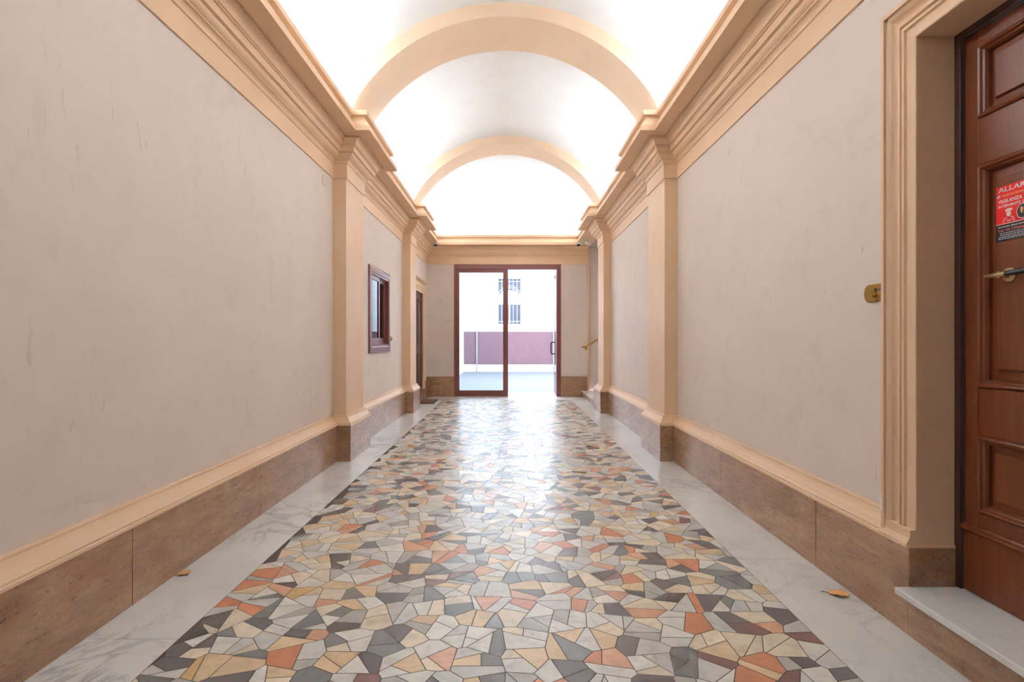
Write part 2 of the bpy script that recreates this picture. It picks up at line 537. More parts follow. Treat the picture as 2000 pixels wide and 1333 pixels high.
# vault and ribs
m = MB()
a0 = math.degrees(math.asin((3.33-VZ)/RV))
vi = arc(CX, VZ, RV, RV, 180-a0, a0, 72); vo = arc(CX, VZ, RV+0.12, RV+0.12, 180-a0, a0, 72)
n = len(vi)
vs = [(x, Y0-0.3, z) for x, z in vi] + [(x, YE+0.3, z) for x, z in vi] + [(x, Y0-0.3, z) for x, z in vo] + [(x, YE+0.3, z) for x, z in vo]
fs = []
for i in range(n-1):
    fs += [(i, i+1, n+i+1, n+i), (2*n+i+1, 2*n+i, 3*n+i, 3*n+i+1), (i+1, i, 2*n+i, 2*n+i+1), (n+i, n+i+1, 3*n+i+1, 3*n+i)]
fs += [(0, n, 3*n, 2*n), (n-1, 3*n-1, 4*n-1, 2*n-1)]
m.add(vs, fs)
struct(m.build('ceiling', M['vault'], smooth=True), 'white barrel vault ceiling', 'ceiling')
for k, (ya, yb) in enumerate(((P1A, P1B), (P2A, P2B))):
    m = MB()
    b0 = math.degrees(math.asin((3.34-VZ)/RA))
    inn = arc(CX, VZ, RA, RA, 180-b0, b0, 72); out = arc(CX, VZ, RV+0.03, RV+0.03, b0, 180-b0, 72)
    m.prism(inn + out, lambda a, b, h: (a, h, b), ya, yb)
    # quad ring instead of concave n-gon caps
    m.f = m.f[2:]; m.m = m.m[2:]
    n1 = len(inn); tot = 2*n1
    for i in range(n1-1):
        m.f += [(i, i+1, tot-2-i, tot-1-i), (tot+i+1, tot+i, 2*tot-1-i, 2*tot-2-i)]; m.m += [0, 0]
    o = m.build('trim_%d' % (2+k), M['rib'], smooth=True)
    struct(o, ('cream arch rib under the vault, nearer one', 'cream arch rib under the vault, farther one')[k], 'arch')

# ------------------------------------------------------------------ pilasters
n = 4
for (ya, yb, far) in ((P1A, P1B, 'nearer'), (P2A, P2B, 'farther')):
    for sgn, wf, side in ((1, WL, 'left'), (-1, WR, 'right')):
        e = empty('trim_%d' % n, (wf + sgn*PR/2, (ya+yb)/2, 0)); n += 1
        struct(e, 'cream pilaster with travertine foot, %s one on the %s' % (far, side), 'pilaster')
        m = MB(); m.box(wf - sgn*0.01, wf + sgn*PR, ya, yb, 0.355, 3.38); m.build('shaft', M['trim'], e, bevel=0.003)
        m = MB(); m.box(wf + sgn*0.0, wf + sgn*(PR+BP), ya-BP, yb+BP, 0, 0.355); m.build('plinth', M['trav'], e, bevel=0.002)

# ------------------------------------------------------------------ baseboards (travertine slabs) and their mouldings
def base_run(mm, wf, sgn, ys):
    for a, b in zip(ys[:-1], ys[1:]):
        mm.box(wf, wf + sgn*BP, a+0.0024, b-0.0024, 0, 0.355)
    mm.box(wf, wf + sgn*(BP-0.006), ys[0]+0.01, ys[-1]-0.01, 0, 0.352, 1)
m = MB()
base_run(m, WL, 1, [Y0, -0.2, 1.25, 2.50, 3.78, P1A-BP]); base_run(m, WL, 1, [P1B+BP, 7.55, P2A-BP]); base_run(m, WL, 1, [P2B+BP, 10.0])
m.box(WL, WL+BP*0.8, 11.2, 11.36, 0, 0.20); m.box(WL, WL+BP, 11.36, YE-0.02, 0, 0.355)
struct(m.build('baseboard_left', [M['trav'], M['grout']]), 'travertine skirting slabs along the left wall', 'baseboard')
m = MB()
base_run(m, WR, -1, [2.25, 2.93, 4.25, P1A-BP]); base_run(m, WR, -1, [P1B+BP, 7.84, P2A-BP]); base_run(m, WR, -1, [Y0, -0.3, 1.0])
m.box(WR-BP+0.001, 1.8365, 2.2465, 2.30, 0, 0.355)
m.box(WR-BP, WR+0.15, 1.002, 2.2455, 0, 0.172)
struct(m.build('baseboard_right', [M['trav'], M['grout']]), 'travertine skirting slabs along the right wall', 'baseboard')

mould = [(0, 0.352), (BP+0.006, 0.352), (BP+0.006, 0.364), (BP, 0.370)] + arc(BP-0.004, 0.376, 0.006, 0.006, -60, 60, 4)[1:] + [(BP-0.012, 0.390)] \
    + [(0.048, 0.396), (0.040, 0.404), (0.032, 0.414), (0.026, 0.426), (0.022, 0.436), (0.020, 0.437), (0.020, 0.448), (0.016, 0.452), (0, 0.453)]
def pil(wf, s_):
    return lambda ya, yb: [(wf, ya), (wf + s_*PR, ya), (wf + s_*PR, yb), (wf, yb)]
pL, pR_ = pil(WL, 1), pil(WR, -1)
m = MB()
m.sweep([(WL, Y0)] + pL(P1A, P1B) + pL(P2A, P2B) + [(WL, 9.99)], mould)
struct(m.build('trim_8', M['trim'], smooth=True), 'cream moulding above the left skirting', 'trim')
m = MB()
m.sweep(list(reversed([(WR, 2.30)] + pR_(P1A, P1B) + pR_(P2A, P2B))), mould)
m.sweep([(WR, 0.98), (WR, Y0)], mould)
struct(m.build('trim_9', M['trim'], smooth=True), 'cream moulding above the right skirting', 'trim')

# ------------------------------------------------------------------ entablature
low = [(-0.02, 2.818), (0.012, 2.818), (0.012, 2.962), (0.022, 2.966), (0.022, 2.972)] \
    + [(0.024, 2.980), (0.029, 2.989), (0.037, 2.997), (0.046, 3.002), (0.054, 3.003), (0.054, 3.012)] \
    + [(0.062, 3.015), (0.072, 3.022), (0.080, 3.032), (0.085, 3.044), (0.086, 3.052)] \
    + [(0.106, 3.053), (0.108, 3.103), (0.119, 3.104), (0.119, 3.113), (0.132, 3.114), (0.132, 3.124)] \
    + [(0.134, 3.136), (0.140, 3.148), (0.150, 3.158), (0.163, 3.164), (0.178, 3.166), (0.178, 3.185), (-0.02, 3.185)]
up = [(-0.02, 3.183), (0.3146, 3.183), (0.3146, 3.228), (0.304, 3.233), (0.302, 3.243), (0.294, 3.256), (0.280, 3.272), (0.265, 3.291), (0.253, 3.312), (0.246, 3.338),
      (0.279, 3.345), (0.281, 3.385), (0.276, ZC), (-0.06, ZC)]
left_path = [(WL, Y0)] + pL(P1A, P1B) + pL(P2A, P2B) + [(WL, YE), (1.66, YE)]
right_low = list(reversed([(WR, Y0)] + pR_(P1A, P1B) + pR_(P2A, P2B)))
e1 = empty('trim_10', (WL, 4.5, 2.818)); struct(e1, 'cream moulded cornice along the left and end walls', 'cornice')
m = MB(); m.sweep(left_path, low); m.build('architrave', M['trim'], e1)
m = MB()
full = [(WL, Y0)] + pL(P1A, P1B) + pL(P2A, P2B) + [(WL, YE), (0.2, YE)]
m.sweep(full, up); m.build('corona', M['trim'], e1)
e2 = empty('trim_11', (WR, 4.5, 2.818)); struct(e2, 'cream moulded cornice along the right wall', 'cornice')
m = MB(); m.sweep(right_low, low); m.build('architrave', M['trim'], e2)
m = MB()
m.sweep([(0.2, YE), (WR, YE)] + list(reversed(pR_(P2A, P2B))) + list(reversed(pR_(P1A, P1B))) + [(WR, Y0)], up); m.build('corona', M['trim'], e2)
# cove lighting on top of the cornice
def led(x0, x1, y0, y1, par):
    mm = MB()
    if x1 - x0 < 0.1:      # along a side wall: lit face tilted towards the wall
        s_ = 1 if x0 < 0 else -1
        xa = x0 if s_ > 0 else x1
        sec = [(xa, ZC), (xa + s_*0.045, ZC), (xa + s_*0.045, ZC+0.030), (xa + s_*0.038, ZC+0.030)]
        mm.prism(sec, lambda a, b, h: (a, h, b), y0, y1)
        mm.m = [0, 0, 0, 0, 0, 1]
    else:
        sec = [(y1, ZC), (y1-0.045, ZC), (y1-0.045, ZC+0.030), (y1-0.038, ZC+0.030)]
        mm.prism(sec, lambda a, b, h: (h, a, b), x0, x1)
        mm.m = [0, 0, 0, 0, 0, 1]
    mm.build('cove_light', [M['white'], M['led']], par)
for (ya, yb) in ((0.0, P1A-0.12), (P1B+0.12, P2A-0.12), (P2B+0.12, YE-0.4)):
    led(WL+0.17, WL+0.20, ya, yb, e1); led(WR-0.20, WR-0.17, ya, yb, e2)
led(-1.2, 1.1, YE-0.20, YE-0.17, e1)

# flat soffit over the stair opening and the stairwell
m = MB(); m.box(WR-0.30, 4.3, P2B+0.02, YE+0.1, 3.1835, 3.2)
struct(m.build('ceiling_stairwell', M['greyceil']), 'flat grey soffit over the stair opening', 'ceiling')
m = MB()
m.box(1.70, 4.3, YE+0.06, YE+0.3, 0, 3.19)
m.box(WR+0.02, 4.3, P2B-0.3, P2B-0.002, 0, 3.19)
m.box(4.2, 4.35, P2B-0.3, YE+0.3, 0, 3.42)
struct(m.build('wall_stairwell', M['plaster']), 'shaded plaster wall beside the side stairs', 'wall')
st = empty('stairs', (1.6, 10.7, 0)); struct(st, 'marble steps rising to the right beside the end wall', 'stairs')
for k in range(7):
    x = 1.524 + 0.30*k
    m = MB(); m.box(x, x+0.33, P2B+BP+0.005, YE-0.022 if x < 1.6 else YE+0.055, 0.13*(k+1)-0.028, 0.13*(k+1)); m.build('tread', M['marble'], st, bevel=0.006)
    m = MB(); m.box(x+0.025, x+0.30, P2B+BP+0.01, YE-0.024 if x < 1.6 else YE+0.055, 0.0 if k == 0 else 0.13*k, 0.13*(k+1)-0.028); m.build('riser', M['trav'], st)

# ------------------------------------------------------------------ door_1: glazed end door
d1 = empty('door_1', (-0.04, YE, 0)); struct(d1, 'red brown framed glass door to the courtyard, right half open', 'door')
m = MB()
m.box(DX0, DX0+0.065, YE-0.012, YE+0.12, 0, DZ); m.box(DX1-0.093, DX1, YE-0.012, YE+0.12, 0, DZ); m.box(DX0+0.065, DX1-0.093, YE-0.012, YE+0.12, 2.711, DZ)
m.build('door_frame', M['frame'], d1, bevel=0.003)
fx0, fx1 = DX0+0.065, -0.03
m = MB(); yl0, yl1 = YE+0.005, YE+0.06
m.box(fx0, fx0+0.045, yl0, yl1, 0.004, 2.71); m.box(fx1-0.106, fx1, yl0, yl1, 0.004, 2.71)
m.box(fx0+0.045, fx1-0.106, yl0, yl1, 0.004, 0.131); m.box(fx0+0.045, fx1-0.106, yl0, yl1, 2.644, 2.71)
fl = m.build('door_leaf', M['frame'], d1, bevel=0.003)
fl['label'] = 'fixed left leaf with wide bottom rail'
def sub(o, par):
    o.parent = par; o.matrix_parent_inverse = Matrix.Identity(4); o.location = o.location
    return o
def build_sub(mm, name, mat, par, **k):
    o = mm.build(name, mat, None, **k)
    w = Matrix.Translation(-par.parent.location) if par.parent else Matrix.Identity(4)
    o.parent = par
    # par has identity local transform, its world matrix is its parent-inverse times the parent's location (identity)
    o.matrix_parent_inverse = Matrix.Identity(4)
    return o
m = MB(); m.box(fx0+0.04, fx1-0.10, yl0+0.022, yl0+0.030, 0.125, 2.65); build_sub(m, 'pane', M['glass'], fl)
# open leaf, swung outwards
A, B = Vector((1.018, YE+0.125, 0)), Vector((1.048, YE+1.08, 0))
dr = (B-A).normalized(); nn = Vector((-dr.y, dr.x, 0))
def obox(mm, t0, t1, n0, n1, z0, z1, mi=0):
    vs = []
    for z in (z0, z1):
        for (t, q) in ((t0, n0), (t1, n0), (t1, n1), (t0, n1)):
            p = A + dr*t + nn*q; vs.append((p.x, p.y, z))
    mm.add(vs, [(0,3,2,1),(4,5,6,7),(0,1,5,4),(1,2,6,5),(2,3,7,6),(3,0,4,7)], mi)
L = (B-A).length
m = MB(); obox(m, 0, 0.07, -0.02, 0.02, 0.01, 2.70); obox(m, L-0.03, L, -0.008, 0.008, 0.01, 2.70); obox(m, 0.07, L-0.03, -0.02, 0.02, 0.01, 0.11); obox(m, 0.07, L-0.03, -0.02, 0.02, 2.63, 2.70)
ol = m.build('door_leaf', M['frame'], d1, bevel=0.002); ol['label'] = 'open right leaf swung out into the courtyard'
m = MB(); obox(m, 0.06, L-0.025, -0.003, 0.003, 0.10, 2.64); build_sub(m, 'pane', M['glass'], ol)
m = MB()
hb = A + dr*(L-0.18)
m.tube([hb + Vector((0, 0, 1.155)), hb + nn*0.06 + Vector((0, 0, 1.155)), hb + nn*0.085 + Vector((0, 0, 1.15)), hb + nn*0.09 + Vector((0, 0, 1.13)), hb + nn*0.09 + Vector((0, 0, 0.915)), hb + nn*0.085 + Vector((0, 0, 0.895)), hb + nn*0.06 + Vector((0, 0, 0.89)), hb + Vector((0, 0, 0.89))], 0.015, 10)
h = build_sub(m, 'handle', M['black'], ol, smooth=True); h['label'] = 'black bow handle'
m = MB(); m.box(DX0, DX1, YE+0.002, 12.7, -0.05, 0.004)
struct(m.build('trim_12', M['marble'], bevel=0.003), 'white marble threshold under the glass door', 'threshold')

# ------------------------------------------------------------------ door_2: panelled wooden door on the right
d2 = empty('door_2', (WR+0.1, 1.7, 0.2)); struct(d2, 'dark brown panelled wooden door with moulded cream surround on the right', 'door')
cas = [(0.0, -0.128), (0.0, 0.028), (0.004, 0.031), (0.050, 0.031), (0.053, 0.041), (0.064, 0.042), (0.068, 0.027), (0.074, 0.027), (0.078, 0.041), (0.090, 0.042)] \
    + [(0.094, 0.022), (0.104, 0.020), (0.113, 0.023), (0.122, 0.030), (0.130, 0.040), (0.138, 0.046), (0.146, 0.048), (0.149, 0.050), (0.149, 0.061), (0.166, 0.061), (0.168, 0.056), (0.168, -0.01)]
m = MB()
m.sweep([(2.252, 0.36), (2.252, 2.438), (DR_Y0+0.01, 2.438), (DR_Y0+0.01, 0.21)], cas, lambda a, b, h: (WR-h, a, b))
m.build('casing', M['trim'], d2)
m = MB()   # bottom foot of the casing following the skirting
m.prism([(0, 0.3555), (BP+0.007, 0.3555), (BP+0.007, 0.368), (BP+0.001, 0.380), (0.056, 0.392), (0.053, 0.408), (0.053, 0.424), (0, 0.424)], lambda a, b, h: (WR-a, h, b), 2.2515, 2.424)
m.build('casing_foot', M['trim'], d2)
m = MB(); m.box(1.622, 1.8365, 2.246, 2.292, 0.355, 0.366); m.build('ledge', M['trim'], d2)
XF = 1.826     # door face
m = MB()
m.box(1.812, 1.90, 2.222, 2.262, 0.2, 2.44); m.box(1.812, 1.90, DR_Y0, DR_Y0+0.04, 0.2, 2.44); m.box(1.812, 1.90, DR_Y0+0.04, 2.222, 2.405, 2.44)
fr = m.build('door_frame', M['doordark'], d2, bevel=0.004); fr['label'] = 'almost black rebate frame'
ya, yb = DR_Y0+0.042, 2.216
m = MB()
st_w = 0.062
zs = [(0.53, 0.83), (1.016, 1.88), (2.06, 2.345)]
# frame of stiles and rails around three recessed panels
m.box(XF, XF+0.05, yb-st_w, yb, 0.205, 2.40); m.box(XF, XF+0.05, ya, ya+st_w, 0.205, 2.40)
edges = [0.205] + [z for q in zs for z in q] + [2.40]
for a, b in zip(edges[::2], edges[1::2]):
    m.box(XF, XF+0.05, ya+st_w, yb-st_w, a, b)
m.box(XF+0.026, XF+0.045, ya+st_w-0.01, yb-st_w+0.01, 0.5, 2.36)
leaf = m.build('door_leaf', M['door'], d2, bevel=0.002)
for (za, zb) in zs:
    y0_, y1_ = ya+st_w, yb-st_w
    m = MB()
    pf = [(0.0, 0.003), (0.004, -0.008), (0.010, -0.011), (0.016, -0.008), (0.020, 0.000), (0.026, 0.004), (0.032, 0.014), (0.034, 0.027), (0.0, 0.027)]
    # moulding goes inwards: walk clockwise seen from the passage so that the offset points into the panel
    path = [(y0_, za), (y0_, zb), (y1_, zb), (y1_, za)]
    m.sweep(path, pf, lambda a, b, h: (XF+h, a, b), closed=True)
    build_sub(m, 'panel_moulding', M['door'], leaf)
    m = MB()
    i0, i1, j0, j1 = y0_+0.034, y1_-0.034, za+0.034, zb-0.034
    k = 0.035 if (zb-za) > 0.4 else 0.022
    def rf(x, d): return [(x, i0+d, j0+d), (x, i1-d, j0+d), (x, i1-d, j1-d), (x, i0+d, j1-d)]
    vs = rf(XF+0.026, 0.0) + rf(XF+0.024, k) + rf(XF+0.013, k+0.004) + rf(XF+0.012, k+0.007)
    fs = [(r*4+q, r*4+(q+1) % 4, (r+1)*4+(q+1) % 4, (r+1)*4+q) for r in range(3) for q in range(4)] + [(12, 13, 14, 15)]
    m.add(vs, fs)
    build_sub(m, 'panel', M['door'], leaf)
m = MB()   # kick board moulding
m.sweep([(yb, 0.452), (ya, 0.452)], [(0, 0), (0.022, 0), (0.022, -0.006), (0.014, -0.012), (0.010, -0.018), (0.0, -0.02)], lambda a, b, h: (XF+h, a, b))
m.box(XF-0.006, XF, ya, yb, 0.206, 0.452)
build_sub(m, 'kick_board', M['door'], leaf)
# lever handle
hy, hz = 2.03, 1.445
hz = 1.2 + (665-537)/1080*2.03
hx = XF+0.012
m = MB(); m.lathe([(0.027, 0.0), (0.027, 0.005), (0.023, 0.009), (0.012, 0.010), (0.010, 0.014), (0.010, 0.042), (0.012, 0.045), (0.0, 0.046)], (hx, hy, hz), (-1, 0, 0), 28)
hd = build_sub(m, 'handle', M['nickel'], leaf, smooth=True); hd['label'] = 'pale brass lever handle with round rose'
m = MB()
hx2 = hx-0.042
m.tube([(hx2, hy+0.062, hz-0.003), (hx2, hy+0.058, hz-0.002), (hx2, hy, hz), (hx2, hy-0.03, hz+0.002)], [0.004, 0.0075, 0.009, 0.009], 14)
m.tube([(hx2, hy-0.03, hz+0.002), (hx2, hy-0.115, hz+0.003), (hx2, hy-0.12, hz+0.003)], [0.0098, 0.0098, 0.004], 14, 1)
build_sub(m, 'lever', [M['nickel'], M['black']], leaf, smooth=True)
# plaster chip at the casing foot
m = MB()
cp = [(0, 0), (0.006, 0.004), (0.012, 0.02), (0.009, 0.034), (0.013, 0.05), (0.012, 0.068), (0.004, 0.075), (0.001, 0.055), (-0.003, 0.045), (0.0, 0.025), (-0.004, 0.01)]
m.prism([(2.414+a, 0.455+b) for a, b in cp], lambda a, b, h: (h, a, b), WR-0.0615, WR-0.055)
m.build('plaster_chip', M['chip'], d2)
# marble door step
m = MB(); m.box(1.561, 1.95, 1.002, 2.244, 0.172, 0.2)
struct(m.build('trim_13', M['marble'], bevel=0.006, segs=3), 'white marble step below the brown wooden door', 'step')

# ------------------------------------------------------------------ door_3: small brown door on the left
d3 = empty('door_3', (WL, 10.66, 0)); struct(d3, 'narrow dark brown door at the far end of the left wall', 'door')
m = MB()
c3 = [(0, -0.01), (0, 0.022), (0.05, 0.022), (0.053, 0.030), (0.09, 0.032), (0.10, 0.045), (0.13, 0.045), (0.13, -0.01)]
m.sweep([(D3[1], 0.21), (D3[1], D3[3]), (D3[0], D3[3]), (D3[0], 0.21)], c3, lambda a, b, h: (WL+h, a, b))
m.sweep([(D3[1]+0.15, D3[3]+0.13), (D3[0]-0.15, D3[3]+0.13)], [(0, -0.01), (0, 0.03), (0.05, 0.034), (0.06, 0.05), (0.075, 0.075), (0.085, 0.095), (0.105, 0.10), (0.105, -0.01)], lambda a, b, h: (WL+h, a, b))
m.build('casing', M['trim'], d3)
m = MB(); m.box(WL+0.0, WL+0.045, D3[0]-0.13, D3[0], 0, 0.21); m.build('plinth', M['trav'], d3)
m = MB()
m.box(WL-0.055, WL-0.012, D3[0], D3[1], 0.0, D3[3]); m.box(WL-0.30, WL-0.26, D3[0]-0.05, D3[1]+0.05, -0.05, D3[3]+0.05)  # second box: unseen backing added behind the leaf to block outside light
lf = m.build('door_leaf', M['door3'], d3)
for (za, zb) in ((0.25, 0.95), (1.12, 2.0)):
    for (pa, pb) in ((10.2, 10.62), (10.70, 11.1)):
        m = MB()
        m.sweep([(pa, za), (pa, zb), (pb, zb), (pb, za)], [(0, 0), (0, 0.008), (0.02, 0.010), (0.03, 0.0)], lambda a, b, h: (WL-0.013+h, a, b), closed=True)
        build_sub(m, 'panel_moulding', M['door3'], lf)
m = MB(); m.lathe([(0.024, 0), (0.024, 0.006), (0.010, 0.010), (0.010, 0.035), (0.022, 0.045), (0.024, 0.056), (0.016, 0.066), (0, 0.068)], (WL-0.012, 10.50, 1.11), (1, 0, 0), 20)
k = build_sub(m, 'knob', M['brass'], lf, smooth=True); k['label'] = 'round brass knob'
m = MB(); m.lathe([(0.02, 0), (0.02, 0.006), (0.012, 0.012), (0, 0.013)], (WL-0.012, 10.90, 0.665), (1, 0, 0), 20)
build_sub(m, 'lock', M['brass'], lf, smooth=True)

# ------------------------------------------------------------------ window_1: brown sliding window of the porter's room
w1 = empty('window_1', (WL, 7.515, 1.04)); struct(w1, 'brown framed sliding window on the left wall', 'window')
ya, yb, za, zb = W1
m = MB()
fo = [(0, -0.005), (0, 0.018), (0.010, 0.023), (0.060, 0.023), (0.070, 0.019), (0.085, 0.017), (0.085, -0.005)]
m.sweep([(yb, za), (yb, zb), (ya, zb), (ya, za)], fo, lambda a, b, h: (WL+h, a, b), closed=True)
m.build('window_frame', M['frame'], w1)
m = MB()
m.box(WL-0.20, WL+0.016, ya-0.001, ya+0.02, za, zb); m.box(WL-0.20, WL+0.016, yb-0.02, yb+0.001, za, zb)
m.box(WL-0.20, WL+0.016, ya, yb, zb-0.02, zb+0.001); m.box(WL-0.20, WL+0.016, ya, yb, za-0.001, za+0.025)
for xo in (0.008, 0.044, 0.070):
    m.box(WL-0.03-xo, WL-0.022-xo, ya+0.02, yb-0.02, zb-0.035, zb-0.02); m.box(WL-0.03-xo, WL-0.022-xo, ya+0.02, yb-0.02, za+0.025, za+0.038)
m.build('lining', M['frame'], w1)
for (sa, sb, xo) in ((ya+0.02, 7.55, 0.004), (7.49, yb-0.02, 0.040)):
    m = MB(); x0, x1 = WL-xo-0.03, WL-xo
    m.box(x0, x1, sa, sa+0.05, za+0.026, zb-0.021); m.box(x0, x1, sb-0.055, sb, za+0.026, zb-0.021)
    m.box(x0, x1, sa+0.05, sb-0.055, za+0.026, za+0.11); m.box(x0, x1, sa+0.05, sb-0.055, zb-0.075, zb-0.021)
    s_ = m.build('sash', M['frame'], w1, bevel=0.003)
    m = MB(); m.box(x0+0.012, x0+0.018, sa+0.045, sb-0.05, za+0.10, zb-0.07); build_sub(m, 'pane', M['glass'], s_)
m = MB()
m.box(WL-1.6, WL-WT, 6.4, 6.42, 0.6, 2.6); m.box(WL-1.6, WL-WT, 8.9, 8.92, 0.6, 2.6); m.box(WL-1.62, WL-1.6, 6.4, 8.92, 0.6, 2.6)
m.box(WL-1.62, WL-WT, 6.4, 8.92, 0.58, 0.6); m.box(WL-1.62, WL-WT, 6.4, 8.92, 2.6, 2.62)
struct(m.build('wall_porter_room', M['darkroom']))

# ------------------------------------------------------------------ courtyard
CYB = 21.1
CL, CR = -1.74, 5.5
m = MB(); m.box(-6, 8, YE+0.3, CYB+0.3, -0.1, -0.004)
struct(m.build('ground_courtyard', M['pave']), 'pale grey paving of the courtyard', 'ground')
WX0, WX1, WZ0, WZ1 = -0.468, 0.468, 1.767, 3.55
m = MB()
# back wall built round its window
m.box(CL-0.3, WX0, CYB, CYB+0.3, 0, 5.0); m.box(WX1, CR+0.3, CYB, CYB+0.3, 0, 5.0); m.box(WX0, WX1, CYB, CYB+0.3, 0, WZ0); m.box(WX0, WX1, CYB, CYB+0.3, WZ1, 5.0)
struct(m.build('wall_courtyard_back', M['courtwhite']), 'white rendered courtyard wall facing the glass door', 'wall')
m = MB(); m.box(CL-0.3, CL, YE+0.3, CYB, 0, 5.0)
struct(m.build('wall_courtyard_left', M['courtwhite']), 'white courtyard side wall seen at the left of the glass door', 'wall')
m = MB(); m.box(CR, CR+0.3, YE+0.3, CYB, 0, 5.0)
m.box(-6, DX0-0.1, YE+0.3, YE+0.36, 0, 5.2); m.box(DX1+0.1, 8, YE+0.3, YE+0.36, 0, 5.2); m.box(DX0-0.1, DX1+0.1, YE+0.3, YE+0.36, DZ+0.05, 5.2)
struct(m.build('wall_courtyard_front', M['courtwhite']))
m = MB(); m.box(CL, CR, CYB-0.02, CYB, 0.0, 0.28, 0); m.box(CL+0.5, CR, CYB-0.035, CYB, 0.28, 1.53, 1); m.box(CL, CL+0.5, CYB-0.015, CYB, 0.28, 1.53, 1)
m.box(CL, CL+0.02, YE+0.4, CYB-0.05, 0.0, 0.28, 0)
struct(m.build('trim_14', [M['courtwhite'], M['mauve']]), 'mauve rough dado along the foot of the courtyard wall', 'dado')
w2 = empty('window_2', (0, CYB, WZ0)); struct(w2, 'barred window in the white courtyard wall', 'window')
m = MB(); m.box(WX0-0.1, WX1+0.1, CYB-0.09, CYB+0.1, WZ0-0.07, WZ0); m.build('window_sill', M['courtwhite'], w2, bevel=0.006)
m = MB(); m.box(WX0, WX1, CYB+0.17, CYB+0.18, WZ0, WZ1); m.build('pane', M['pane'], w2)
m = MB()
m.box(WX0, WX0+0.05, CYB+0.13, CYB+0.17, WZ0, WZ1); m.box(WX1-0.05, WX1, CYB+0.13, CYB+0.17, WZ0, WZ1); m.box(-0.03, 0.03, CYB+0.13, CYB+0.17, WZ0, 2.62)
m.box(WX0+0.05, WX1-0.05, CYB+0.13, CYB+0.17, 2.60, 2.70); m.box(WX0+0.05, WX1-0.05, CYB+0.13, CYB+0.17, WZ0, WZ0+0.06)
m.build('window_frame', M['iron'], w2)
m = MB()
half = [(WX0+0.05, 2.70), (WX1-0.05, 2.70)] + arc(0, 2.86, WX1-0.05, 0.26, 0, 180, 20)
m.prism(half, lambda a, b, h: (a, h, b), CYB+0.14, CYB+0.16); m.build('white_reflection_board', M['courtwhite'], w2)  # white arched board stands in for the pale reflection behind the bars
def bar(pts, r=0.009):
    mm = MB(); mm.tube(pts, r, 8); mm.build('bar', M['iron'], w2, smooth=True)
for i in range(7):
    x = WX0+0.03 + (WX1-WX0-0.06)*i/6
    bar([(x, CYB+0.04, WZ0), (x, CYB+0.04, WZ1)])
for z in (3.447, 2.809, 2.574, 1.916):
    bar([(WX0, CYB+0.05, z), (WX1, CYB+0.05, z)], 0.012)
for rr in (0.0, 0.07):
    bar([(x, CYB+0.045, z) for x, z in arc(0, 2.82, WX1-0.03-rr, 0.46-rr, 0, 180, 20)], 0.010)
# downpipes
for (x, nm) in ((-1.24, 'slim pale downpipe near the left corner of the courtyard wall'), (1.68, 'slim pale downpipe right of the barred courtyard window')):
    m = MB(); m.tube([(x, CYB-0.075, 0.0), (x, CYB-0.075, 4.95)], 0.026, 16)
    dp = m.build('downpipe', M['metal'], smooth=True); tag(dp, nm, 'pipe', 'courtyard downpipes')
    for z in (0.9, 2.6, 4.3):
        m = MB(); m.tube([(x, CYB-0.075, z), (x, CYB-0.075, z+0.03)], 0.031, 16); m.box(x-0.006, x+0.006, CYB-0.06, CYB, z+0.005, z+0.025)
        o = m.build('clip', M['metal'], dp)


# ------------------------------------------------------------------ small things
# brass bell plate beside the wooden door
e = empty('bell_plate', (WR, 2.50, 1.42)); tag(e, 'small brass bell plate with round end on the right wall beside the door surround', 'doorbell')
m = MB()
bp_ = [(2.36, 1.379), (2.585, 1.379)] + arc(2.585, 1.42, 0.034, 0.041, -70, 70, 14) + [(2.585, 1.461), (2.36, 1.461)]
bz = (665-573)/1080*2.55+1.2
bp_ = [(a, b-1.42+bz) for a, b in bp_]
m.prism(bp_, lambda a, b, h: (h, a, b), WR-0.006, WR)
m.build('plate', M['oldbrass'], e, bevel=0.0015)
m = MB(); m.lathe([(0.011, 0), (0.011, 0.003), (0.008, 0.006), (0.008, 0.011), (0.0, 0.013)], (WR-0.006, 2.545, bz-0.012), (-1, 0, 0), 20); m.build('button', M['oldbrass'], e, smooth=True)
m = MB(); m.lathe([(0.009, 0), (0.009, 0.0012), (0, 0.0013)], (WR-0.006, 2.535, bz+0.014), (-1, 0, 0), 16); m.box(WR-0.007, WR-0.006, 2.49, 2.535, bz+0.011, bz+0.018)
o = m.build('slot', M['black'], e); o['label'] = 'dark keyhole slot'
m = MB(); m.lathe([(0.0035, 0), (0.003, 0.002), (0, 0.0022)], (WR-0.006, 2.585, bz-0.002), (-1, 0, 0), 12); m.build('screw', M['brass'], e, smooth=True)

# round cover on the left wall, near the first pilaster
cz, cy_ = 1.2 + (665-353)/1080*5.27, 5.27
m = MB(); m.lathe([(0.052, 0), (0.052, 0.004), (0.048, 0.007), (0, 0.008)], (WL, cy_, cz), (1, 0, 0), 32)
tag(m.build('junction_cover', M['plaster'], smooth=True), 'flat round cover painted like the wall, high beside the nearer left pilaster', 'cover')

# push button beyond the brown window
m = MB(); m.box(WL, WL+0.012, 8.16, 8.24, 1.185, 1.26)
o = m.build('push_button', M['oldbrass'], bevel=0.003); tag(o, 'tiny brass push button plate on the left wall just beyond the brown window', 'doorbell')
m = MB(); m.lathe([(0.016, 0), (0.016, 0.012), (0.012, 0.02), (0, 0.022)], (WL+0.012, 8.2, 1.222), (1, 0, 0), 16); m.build('button', M['brass'], o, smooth=True)

# doormat
m = MB(); m.box(-1.735, -1.43, 10.42, 11.12, 0.0, 0.014, 1); m.box(-1.71, -1.455, 10.46, 11.08, 0.012, 0.019, 0)
tag(m.build('doormat', [M['mat'], M['matdark']], bevel=0.003), 'brown doormat on the marble border before the small left door', 'doormat')

